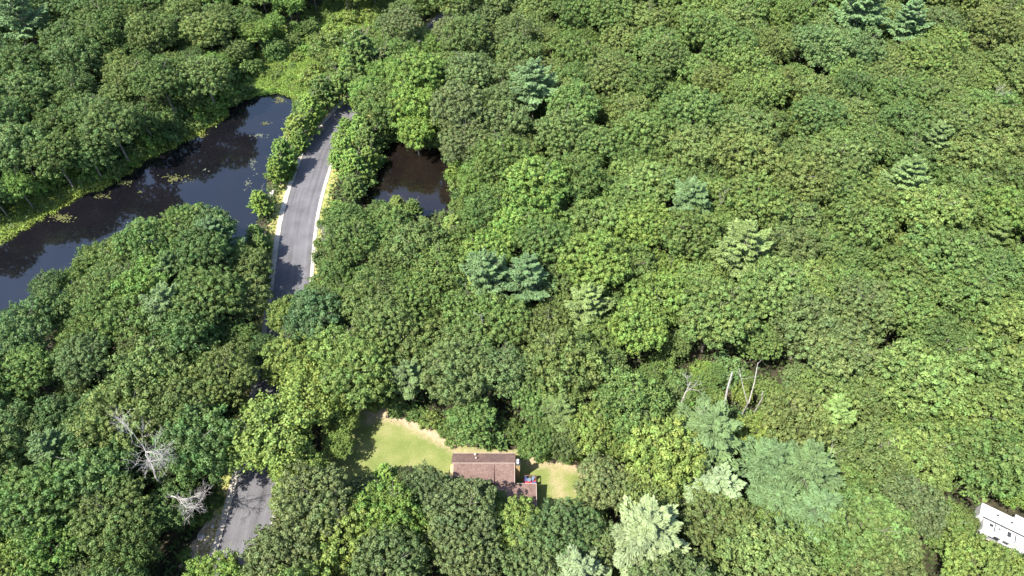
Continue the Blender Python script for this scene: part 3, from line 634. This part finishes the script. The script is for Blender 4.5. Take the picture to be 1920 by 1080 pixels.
# ------------------------------------------------------------------ ground cover one cannot count
def ground_cards(name, pts, hmax, size, tones, seed, mat, upright=0.3, label=None):
    rng = np.random.default_rng(seed); n = len(pts)
    P = np.c_[pts, rng.uniform(0.05, hmax, n)]
    Nn = unit(np.array([0, 0, 1.0]) * (1 - upright) + (0.35 + upright) * rng.normal(size=(n, 3)))
    al = np.array([0, 0, 1.0]) + 0.5 * rng.normal(size=(n, 3)) if upright > 0.5 else None
    sz = size * rng.uniform(0.6, 1.4, n); V = cards(P, Nn, sz, sz * (0.22 if upright > 0.5 else 0.55), rng, along=al)
    T = np.repeat(np.stack([rng.uniform(0.1, 0.9, n), rng.uniform(0, 1, n)], 1), 4, axis=0)
    o = link(name, nmesh(name, V, np.arange(len(V)).reshape(-1, 4), mat, T)); o.color = (*tones, 1); tag(o, label, kind='stuff'); return o
rng = np.random.default_rng(9)
def scatter(n, box, keep=None, avoid=()):
    px = rng.uniform(box[0], box[2], n); py = rng.uniform(box[1], box[3], n)
    w = (pxm(540) / pxm(py)) ** 3 / 2.9; ok = rng.random(n) < w; Q = np.stack([px, py], 1)[ok]
    for p in avoid: Q = Q[~inpoly(Q, p)]
    if keep is not None: Q = Q[inpoly(Q, keep)]
    return np.array([G(a, b)[:2] for a, b in Q])
gp = scatter(430000, (-120, -60, 2040, 1140), avoid=[RIVER_G, POND_G, LAWN_G, MARSH, OPEN['road'], OPEN['road_low'], [(1830,940),(1960,960),(1960,1040),(1850,1020)]])
D = np.array([np.min(np.abs(rc - p).sum(1)) for p in gp[:]]) if len(gp) < 1 else None
dm = np.full(len(gp), 1e9)
for a in rc[::2]: dm = np.minimum(dm, np.hypot(gp[:, 0] - a[0], gp[:, 1] - a[1]))
gp = gp[dm > HW + 2.2]
ground_cards("undergrowth", gp, 1.5, 0.40, (0.066, 0.105, 0.03), 21, M['leaf'], 0.25, "low leafy undergrowth on the forest floor")
mp = scatter(620000, (380, -60, 780, 240), keep=MARSH, avoid=[RIVER_G])
dm = np.full(len(mp), 1e9)
for a in rc[::2]: dm = np.minimum(dm, np.hypot(mp[:, 0] - a[0], mp[:, 1] - a[1]))
mp = mp[dm > HW + 2.0]
ground_cards("marsh_reeds", mp, 0.9, 0.34, (0.20, 0.30, 0.055), 22, M['leaf'], 0.7, "yellow green reeds and sedge filling the marsh")
BANK = [(-40,480),(0,462),(50,432),(110,398),(150,372),(215,347),(265,312),(330,276),(380,252),(430,218),(420,200),(370,236),(320,260),(255,296),(200,330),(120,350),(60,368),(0,400),(-40,425)]
ground_cards("bank_grass", scatter(170000, (-60, 190, 440, 490), keep=ragged(BANK, 10, 4)), 0.4, 0.3, (0.20, 0.26, 0.04), 23, M['leaf'], 0.6, "bright grass along the far river bank")
# verge tufts
vt = []
for i in range(0, len(rc) - 1):
    for _ in range(26):
        s_ = rng.choice([-1, 1]); o_ = rng.uniform(HW + 1.2, HW + 3.6) * s_; t_ = rng.random(); p = rc[i] * (1 - t_) + rc[i+1] * t_ + nor[i] * o_; vt.append(p)
ground_cards("verge_grass", np.array(vt), 0.25, 0.22, (0.22, 0.24, 0.06), 24, M['leaf'], 0.5, "patchy dry grass on the road verges")

# lily pads: patches nobody could count
def pads(cx, cy, rx, ry, n, seed, tone, label):
    r = np.random.default_rng(seed); V, F = [], []
    for _ in range(int(n * 0.6)):
        a, q = r.uniform(0, 6.28), abs(r.normal(0, 0.5)); p = G(cx + math.cos(a) * q * rx, cy + math.sin(a) * q * ry, 0.022 + r.uniform(0, 0.01)); s = r.uniform(0.09, 0.27); b = len(V)
        if not inpoly(proj([p]), OPEN['river'])[0] : continue
        for k in range(6):
            an = k * 1.047; V.append((p[0] + math.cos(an) * s, p[1] + math.sin(an) * s * r.uniform(0.8, 1), p[2] + r.uniform(0, 0.04)))
        F.append(tuple(range(b, b + 6)))
    if not V: return
    me = bpy.data.meshes.new("lily_pads"); me.from_pydata(V, [], F); me.update(); me.materials.append(tone)
    tag(link("lily_pads", me), label, kind='stuff')
pad_m = flat("lily_pad", (0.075, 0.078, 0.025), 0.5, 0.3, 0.4, 1.5); pad_g = flat("lily_pad_grey", (0.075, 0.085, 0.06), 0.4, 0.4, 0.4, 1.5)
for i, (cx, cy, rx, ry, n, mt, lb) in enumerate([(328,335,24,8,170,pad_m,"yellowish lily pads in mid-river"),(232,342,18,6,110,pad_m,"small lily pad patch left of mid-river"),(190,367,20,7,90,pad_m,"faint lily pad patch nearer the left bend"),(116,408,26,10,210,pad_m,"brownish lily pads near the left end of the river"),
   (498,231,13,4,60,pad_m,"lily pads near the river's head, upper patch"),(488,254,16,5,90,pad_g,"greyish lily pads below the head of the river"),(474,310,8,28,60,pad_g,"pale floating weed along the roadside bank"),(464,345,10,18,50,pad_g,"pale floating weed beside the first roadside tree"),(530,186,26,9,260,pad_m,"weed mat at the head of the river"),(262,360,6,2,14,pad_m,"tiny lily pad patch mid-river"),(384,318,10,3,20,pad_g,"tiny pale pad patch right of mid-river"),(376,254,14,5,120,pad_m,"bright weed at the far river bank"),(275,298,12,4,80,pad_m,"bright weed tuft below the far bank trees")]):
    pads(cx, cy, rx, ry, n, 40 + i, mt, lb)

# ------------------------------------------------------------------ dead trees
def dead_tree(px, py, z0, h, lean, spread, label, seed, depth=4, thick=0.2, forks=4, loc=None):
    r = random.Random(seed); x, y, _ = G(px, py, z0); root = empty("dead_tree", (x, y, 0)); tag(root, label, 'tree', 'bare dead trees')
    L = Vector(lean).normalized(); top = Vector((0, 0, z0)); tmb, bmb = MB(), MB()
    tmb.tube([(0, 0, 0), top * 0.5 + Vector((r.uniform(-.1, .1), 0.1, 0)), top], [thick * 1.3, thick * 1.1, thick], 7)
    def grow(p, d, ln, rr, k):
        q = [p]; dd = d.copy()
        for _ in range(3):
            dd = (dd + Vector((r.gauss(0, .14), r.gauss(0, .14), r.gauss(0, .1)))).normalized(); q.append(q[-1] + dd * ln / 3)
        bmb.tube(q, [rr, rr * .8, rr * .62, rr * .42], 5)
        if k <= 0: return
        for _ in range(forks):
            j = r.choice([1, 2, 3, 3]); nd = (dd + Vector((r.gauss(0, spread), r.gauss(0, spread), r.gauss(0, spread * .6)))).normalized()
            grow(q[j], nd, ln * r.uniform(.5, .8), rr * .55, k - 1)
    grow(top, L, h, thick * 0.9, depth)
    tmb.build("trunk", M['deadwood'], root); bmb.build("crown", M['deadwood'], root); return root
dead_tree(292, 895, 10.5, 5.6, (0.1, 0.25, 0.6), 0.8, "large silvery bare tree spreading over the left wood", 3, 4, 0.17, 5)
dead_tree(322, 930, 9.5, 3.6, (0.8, -0.45, 0.35), 0.6, "bare grey branches below the large silvery dead tree", 4, 4, 0.12, 5)
dead_tree(626, 470, 6.0, 4.0, (0.1, 0.35, 0.8), 0.55, "grey twiggy dead tree just right of the road", 6, 4, 0.13, 5)
dead_tree(1282, 745, 10, 4.0, (0.0, 0.1, 1), 0.5, "bare forked dead tree left of the leaning trunks", 7, 3, 0.16, 3)
dead_tree(902, 604, 12, 2.0, (0.1, -0.1, 1), 0.6, "small twiggy dead top in the middle wood", 8, 3, 0.06, 3)
dead_tree(1345, 390, 12, 2.5, (0.3, 0, 1), 0.6, "small dead top beside the pine in the right wood", 9, 3, 0.06, 3)
dead_tree(1520, 880, 11, 3.0, (0.8, 0.1, .6), 0.5, "dead twigs poking through the pale blue-green pines", 10, 3, 0.06, 3)
dead_tree(1790, 790, 9, 2.6, (0.2, 0.1, .8), 0.8, "tangled dead twigs in the far right wood", 12, 3, 0.07, 4)
dead_tree(1855, 190, 12, 3.4, (0.6, 0.1, .7), 0.5, "pale dead top near the upper right corner", 13, 3, 0.08, 4)
def snag(px0, py0, z0, px1, py1, z1, r0, r1, label, twigs=0, seed=1):
    a, b = Vector(G(px0, py0, z0)), Vector(G(px1, py1, z1)); root = empty("bare_snag", (a.x, a.y, 0)); tag(root, label, 'tree', 'bare standing trunks')
    o = Vector((a.x, a.y, 0)); r = random.Random(seed); mb = MB(); m = (a + b) / 2 + Vector((r.uniform(-.2, .2), 0, 0))
    mb.tube([Vector((a.x, a.y, 0)) - o, a - o, m - o, b - o], [r0 * 1.2, r0, (r0 + r1) / 2, r1], 7); mb.build("trunk", M['deadwood'], root)
    if twigs:
        t = MB()
        for k in range(twigs):
            p = (m - o).lerp(b - o, r.random()); d = Vector((r.gauss(0, .8), r.gauss(0, .5), r.uniform(.2, 1))); t.tube([p, p + d * .7, p + d * 1.5 + Vector((r.gauss(0, .2), 0, 0))], [r1 * .8, r1 * .5, .02], 4)
        t.build("branch", M['deadwood'], root)
snag(1359, 755, 8, 1373, 698, 15.0, 0.20, 0.15, "thick pale standing trunk with its top broken off")
snag(1404, 755, 8.5, 1421, 680, 15.6, 0.12, 0.06, "tall thin pale trunk leaning right", 2, 2)
snag(1402, 757, 8.5, 1386, 692, 15.5, 0.10, 0.05, "thin pale trunk leaning left with forked tip", 3, 3)
snag(1429, 747, 8, 1431, 734, 10, 0.12, 0.1, "short pale stub right of the leaning trunks")

# ------------------------------------------------------------------ boulders
def boulder(px, py, r, label, seed):
    rg = np.random.default_rng(seed); V, F = [], []; nu, nv = 12, 7
    for j in range(nv + 1):
        for i in range(nu):
            th, ph = math.pi * j / nv, 2 * math.pi * i / nu; k = 1 + 0.16 * math.sin(3 * ph + seed) * math.sin(th) + rg.normal(0, 0.05)
            V.append((r * k * math.sin(th) * math.cos(ph), r * 0.8 * k * math.sin(th) * math.sin(ph), r * 0.55 * k * math.cos(th)))
    for j in range(nv):
        for i in range(nu): F.append((j*nu+i, (j+1)*nu+i, (j+1)*nu+(i+1) % nu, j*nu+(i+1) % nu))
    me = bpy.data.meshes.new("boulder"); me.from_pydata(V, [], F); me.update()
    o = link("boulder", me, M['rock']); x, y, _ = G(px, py); o.location = (x, y, r * 0.3); o.rotation_euler = (0, 0, seed); tag(o, label, 'boulder', 'boulders by the road')
boulder(511, 362, 0.8, "white boulder between the river and the road", 1); boulder(508, 371, 0.45, "small pale rock beside the white boulder", 2)
boulder(378, 1008, 0.75, "brown boulder on the dirt left of the lower road", 3); boulder(354, 1040, 0.7, "dark boulder at the edge of the dirt patch", 4)
boulder(399, 988, 0.4, "small rock near the lower road kerb", 5)

# ------------------------------------------------------------------ house
def shingles(name, c1, c2):
    m, nt, b = newmat(name)
    tc = nt.nodes.new("ShaderNodeNewGeometry"); mp_ = N(nt, "ShaderNodeMapping"); mp_.inputs["Scale"].default_value = (1, 1, 1); nt.links.new(tc.outputs["Position"], mp_.inputs[0])
    br = N(nt, "ShaderNodeTexBrick", Scale=1.0); br.inputs["Color1"].default_value = (*c1, 1); br.inputs["Color2"].default_value = (*c2, 1); br.inputs["Mortar"].default_value = (*[c * 0.6 for c in c1], 1)
    br.inputs["Mortar Size"].default_value = 0.012; br.inputs["Brick Width"].default_value = 0.34; br.inputs["Row Height"].default_value = 0.16
    nt.links.new(mp_.outputs[0], br.inputs[0])
    w = ramp(nt, noise(nt, 0.5, 5), [(0.3, (0.8, 0.78, 0.78)), (0.7, (1.15,) * 3)]); f = ramp(nt, noise(nt, 5, 4, 0.7), [(0.3, (0.8,) * 3), (0.7, (1.2,) * 3)])
    nt.links.new(mixc(nt, 1.0, mixc(nt, 1.0, br.outputs[0], w.outputs[0], 'MULTIPLY'), f.outputs[0], 'MULTIPLY'), b.inputs["Base Color"])
    b.inputs["Roughness"].default_value = 0.9; b.inputs["Specular IOR Level"].default_value = 0.15; return m
M['roof'] = shingles("brown_shingles", (0.128, 0.084, 0.071), (0.176, 0.118, 0.101))
M['siding'] = flat("tan_wood_siding", (0.46, 0.33, 0.15), 0.8, 0.2, 0.15, 4)
M['trim'] = flat("pale_trim", (0.32, 0.25, 0.215), 0.7, 0.3, 0.1)
M['glass'] = flat("window_glass", (0.02, 0.025, 0.03), 0.08, 0.6, 0.2)
M['white'] = flat("white_paint", (0.50, 0.50, 0.51), 0.4, 0.4, 0.05, 1.5)
M['offwhite'] = flat("weathered_white", (0.34, 0.34, 0.36), 0.5, 0.4, 0.1, 1.5)
M['dark'] = flat("dark_metal", (0.03, 0.032, 0.036), 0.5, 0.4, 0.2)
M['reddeck'] = flat("red_deck_paint", (0.42, 0.045, 0.06), 0.7, 0.25, 0.2, 2)
M['brownwood'] = flat("brown_wood", (0.13, 0.065, 0.045), 0.8, 0.2, 0.25, 3)
M['blue'] = flat("blue_cloth", (0.05, 0.07, 0.17), 0.8, 0.2, 0.15)
M['glazed'] = flat("grey_glass_top", (0.12, 0.15, 0.20), 0.15, 0.6, 0.1)
def house():
    root = empty("house", (-5.1, 52.6, 0)); tag(root, "brown-shingled house with a low wing, half hidden by trees beside the lawn", 'house')
    ox, oy = -5.1, 52.6
    X0, X1, YR, YF, YN, ZR, ZE = -10.65, 0.45, 52.65, 55.4, 49.6, 6.0, 4.2
    L = lambda x, y, z: (x - ox, y - oy, z)
    def B(name, boxes, mat, parent=root, bevel=0.0):
        mb = MB()
        for b in boxes: mb.box(b[0] - ox, b[1] - ox, b[2] - oy, b[3] - oy, b[4], b[5])
        return mb.build(name, mat, parent, bevel)
    # walls: a gabled body, wing behind the deck
    mb = MB(); ya, yb = YN + 0.35, YF - 0.35; v = []
    for x in (X0 + 0.25, X1 - 0.2):
        v += [L(x, ya, 0), L(x, yb, 0), L(x, yb, ZE - 0.02), L(x, YR, ZR - 0.22), L(x, ya, ZE - 0.02)]
    mb.v = v; mb.f = [(0, 1, 2, 3, 4), (9, 8, 7, 6, 5), (0, 4, 9, 5), (1, 6, 7, 2), (4, 3, 8, 9), (3, 2, 7, 8), (0, 5, 6, 1)]
    mb.build("wall", M['siding'], root)
    B("wing_wall", [(-3.0, 4.05, 45.2, 49.3, 0, 2.75)], M['siding'])
    # roof: far slope, near slope (left half raised), wing slope
    rf = MB(); rf.slab([L(X0 - 0.05, YR, ZR), L(X1 + 0.15, YR, ZR), L(X1 + 0.15, YF, ZE), L(X0 - 0.05, YF, ZE)], 0.14); main = rf.build("roof", M['roof'], root)
    xs = -3.15; up = 0.48
    n1 = MB(); n1.slab([L(X0 + 0.35, YN, ZE + up), L(xs, YN, ZE + up), L(xs, YR - 0.02, ZR + 0.05), L(X0 + 0.35, YR - 0.02, ZR + 0.05)], 0.34); n1.build("near_slope", M['roof'], main)
    n2 = MB(); n2.slab([L(xs + 0.003, YN - 0.05, ZE - 0.05), L(X1, YN - 0.05, ZE - 0.05), L(X1, YR - 0.003, ZR + 0.01), L(xs + 0.003, YR - 0.003, ZR + 0.01)], 0.16); n2.build("near_slope", M['roof'], main)
    w = MB(); w.slab([L(-3.3, 44.8, 2.85), L(4.25, 44.8, 2.85), L(4.25, 49.75, 3.95), L(-3.3, 49.5, 3.90)], 0.16); w.build("wing_roof", M['roof'], root)
    t = MB()
    for a, b in (((X1 + 0.02, YN, ZE), (X1 + 0.02, YR, ZR + 0.06)), ((X0 + 0.33, YN, ZE + up), (X0 + 0.33, YR, ZR + 0.12)), ((X0, YF, ZE + 0.0), (X1 + .1, YF, ZE + 0.0)), ((4.27, 44.8, 2.86), (4.27, 49.75, 3.97)), ((0.5, 49.77, 3.97), (4.27, 49.77, 3.97)), ((X0, YR, ZR + 0.06), (X1, YR, ZR + 0.04))):
        t.tube([L(*a), L(*b)], 0.055, 4)
    t.build("roof_trim", M['trim'], root)
    # end wall fin on the left, chimney chase on the right
    B("end_wall", [(X0 - 0.2, X0 + 0.3, 49.9, 52.6, 0, 5.5)], M['siding'])
    ch = B("chimney", [(X1 + 0.22, X1 + 0.95, 52.1, 53.0, 0, 6.4)], M['siding'])
    B("chimney_cap", [(X1 + 0.16, X1 + 1.01, 52.04, 53.06, 6.4, 6.52)], M['dark'], ch)
    for yy in (52.35, 52.78):
        p = MB(); p.tube([L(X1 + 0.58, yy, 6.52), L(X1 + 0.58, yy, 6.9), L(X1 + 0.58, yy, 6.905), L(X1 + 0.58, yy, 7.0)], [0.16, 0.16, 0.24, 0.20], 10); p.build("flue", M['white'], ch)
    for vx, vy, vz, s in ((-6.4, 53.9, 5.17, 0.20), (-6.6, 54.9, 4.52, 0.26)):
        p = MB(); p.tube([L(vx, vy, vz - .1), L(vx, vy, vz + 0.35), L(vx, vy, vz + 0.36), L(vx, vy, vz + .46)], [s * .8, s * .8, s, s * .7], 8); p.build("roof_vent", M['trim'], main)
    # windows and doors (front, wing, gable)
    for x in (-9.3, -7.0, -4.8):
        f = B("window", [(x - 0.6, x + 0.6, YN + 0.29, YN + 0.352, 1.1, 2.4)], M['trim']); B("pane", [(x - 0.5, x + 0.5, YN + 0.27, YN + 0.288, 1.2, 2.3)], M['glass'], f)
    d = B("door", [(-3.9, -3.1, YN + 0.28, YN + 0.352, 0.1, 2.15)], M['brownwood']); B("handle", [(-3.25, -3.18, YN + 0.22, YN + 0.279, 1.05, 1.15)], M['dark'], d)
    for y in (50.6, 53.9):
        f = B("window", [(X1 - 0.198, X1 - 0.14, y - 0.5, y + 0.5, 1.3, 2.5)], M['trim']); B("pane", [(X1 - 0.138, X1 - 0.12, y - 0.4, y + 0.4, 1.4, 2.4)], M['glass'], f)
    B("garage_door", [(0.4, 3.4, 45.12, 45.199, 0.05, 2.2)], M['offwhite'])
    # deck with railing
    dk = B("deck", [(2.0, 4.2, 49.95, 52.15, 0.75, 0.9)], M['reddeck'])
    B("deck_step", [(1.3, 1.98, 50.2, 51.2, 0.3, 0.45)], M['brownwood'], dk)
    rl = [(2.0, 4.3, 52.16, 52.28, 1.75, 1.85), (4.22, 4.34, 49.95, 52.28, 1.75, 1.85)]
    B("railing", rl, M['brownwood'], dk)
    for (x, y) in ((2.05, 52.2), (3.1, 52.2), (4.26, 52.2), (4.26, 51.1), (4.26, 50.0)): B("post", [(x - .06, x + .06, y - .06, y + .06, 0, 1.748)], M['brownwood'], dk)
house()
def deck_chair(x, y, rz, mat, label):
    r = empty("patio_chair", (x, y, 0.902), rz); tag(r, label, 'chair', 'chairs on the deck')
    MB().box(-.26, .26, -.26, .26, .40, .45).build("seat", mat, r, 0.01); MB().box(-.26, .26, .24, .29, .46, .95, lambda p: (p[0], p[1] + (p[2] - .45) * .3, p[2])).build("backrest", mat, r, 0.01)
    for a in (-.23, .23):
        for b in (-.23, .23): MB().tube([(a, b, 0), (a, b, .4)], 0.02, 6).build("leg", M['white'], r)
deck_chair(2.55, 51.6, 0.3, M['blue'], "blue cushioned chair at the far left of the red deck"); deck_chair(3.7, 51.75, -0.6, M['glazed'], "dark grey chair at the far right of the red deck"); deck_chair(3.85, 51.0, -1.6, M['blue'], "blue chair by the right railing of the deck")
t = empty("patio_table", (3.1, 51.5, 0.902)); tag(t, "round pale table on the red deck", 'table')
MB().tube([(0, 0, .68), (0, 0, .72)], 0.36, 18).build("table_top", M['glazed'], t); MB().tube([(0, 0, 0), (0, 0, .68)], 0.04, 8).build("pedestal", M['dark'], t)

# ------------------------------------------------------------------ trailers at the lower right
def trailer(px, py, z, length, width, ang, label, kind=0):
    a = Vector(G(px, py, z)); ux = Vector((math.cos(ang), math.sin(ang), 0)); uy = Vector((-ux.y, ux.x, 0))
    root = empty("travel_trailer", (a.x, a.y, 0), ang); tag(root, label, 'trailer', 'white trailers')
    b = MB().box(0, length, -width, 0, 0.55, z - 0.08).build("body", M['white'], root, 0.06)
    rf = MB().box(-0.06, length + 0.06, -width - 0.06, 0.06, z - 0.078, z).build("roof", M['white'], root, 0.03)
    def hatch(x, y, w, d, mat=M['dark'], nm="roof_hatch"): MB().box(x, x + w, y - d, y, z + 0.003, z + 0.12).build(nm, mat, rf, 0.02)
    if kind == 0:
        hatch(2.4, -0.85, 0.42, 0.3); hatch(4.6, -0.95, 0.42, 0.3); hatch(6.6, -1.0, 0.7, 0.6, M['offwhite'], "air_conditioner"); hatch(3.6, -1.7, 0.2, 0.2, M['offwhite'], "roof_vent")
        MB().box(0.6, 7.4, -width - 0.20, -width - 0.062, z - 0.28, z - 0.14).build("awning_roll", M['dark'], root)
    elif kind == 1:
        hatch(0.9, -0.35, 0.55, 0.5); hatch(3.7, -0.25, 0.55, 0.95); hatch(2.3, -0.45, 0.3, 0.28, M['dark']); 
        for x in (1.65, 4.9): hatch(x, -0.08, 0.14, width - 0.16, M['dark'], "roof_seam")
        MB().box(1.2, 6.6, -width - 0.36, -width - 0.062, 0.9, 1.3).build("side_rail", M['offwhite'], root)
        MB().box(1.4, 3.0, -width - 0.34, -width - 0.10, 1.305, 1.36).build("side_step", M['dark'], root)
    for x in (2.2, 3.6): 
        f = MB().box(x, x + 0.9, -width - 0.018, -width - 0.002, z - 1.35, z - 0.65).build("window", M['glass'], root)
    for s in (-width + 0.12, -0.12):
        for x in (length * .5, length * .5 + 0.85): MB().tube([(x, s - .1, .36), (x, s + .1, .36)], 0.36, 16).build("wheel", M['dark'], root)
    return root
A0, A1 = Vector(G(1842, 943, 3.0)), Vector(G(1930, 985, 3.0)); ang = math.atan2(A1.y - A0.y, A1.x - A0.x)
trailer(1842, 943, 3.0, 11.0, 2.3, ang, "long white travel trailer with two dark roof hatches, upper of the pair", 0)
trailer(1846, 973, 2.5, 10.5, 1.9, ang, "lower white trailer with dark roof seams and hatches beside the long one", 1)
trailer(1905, 965, 2.6, 7.0, 2.2, ang, "third white trailer whose corner shows behind the long one", 2)
print("objects", len(bpy.data.objects))
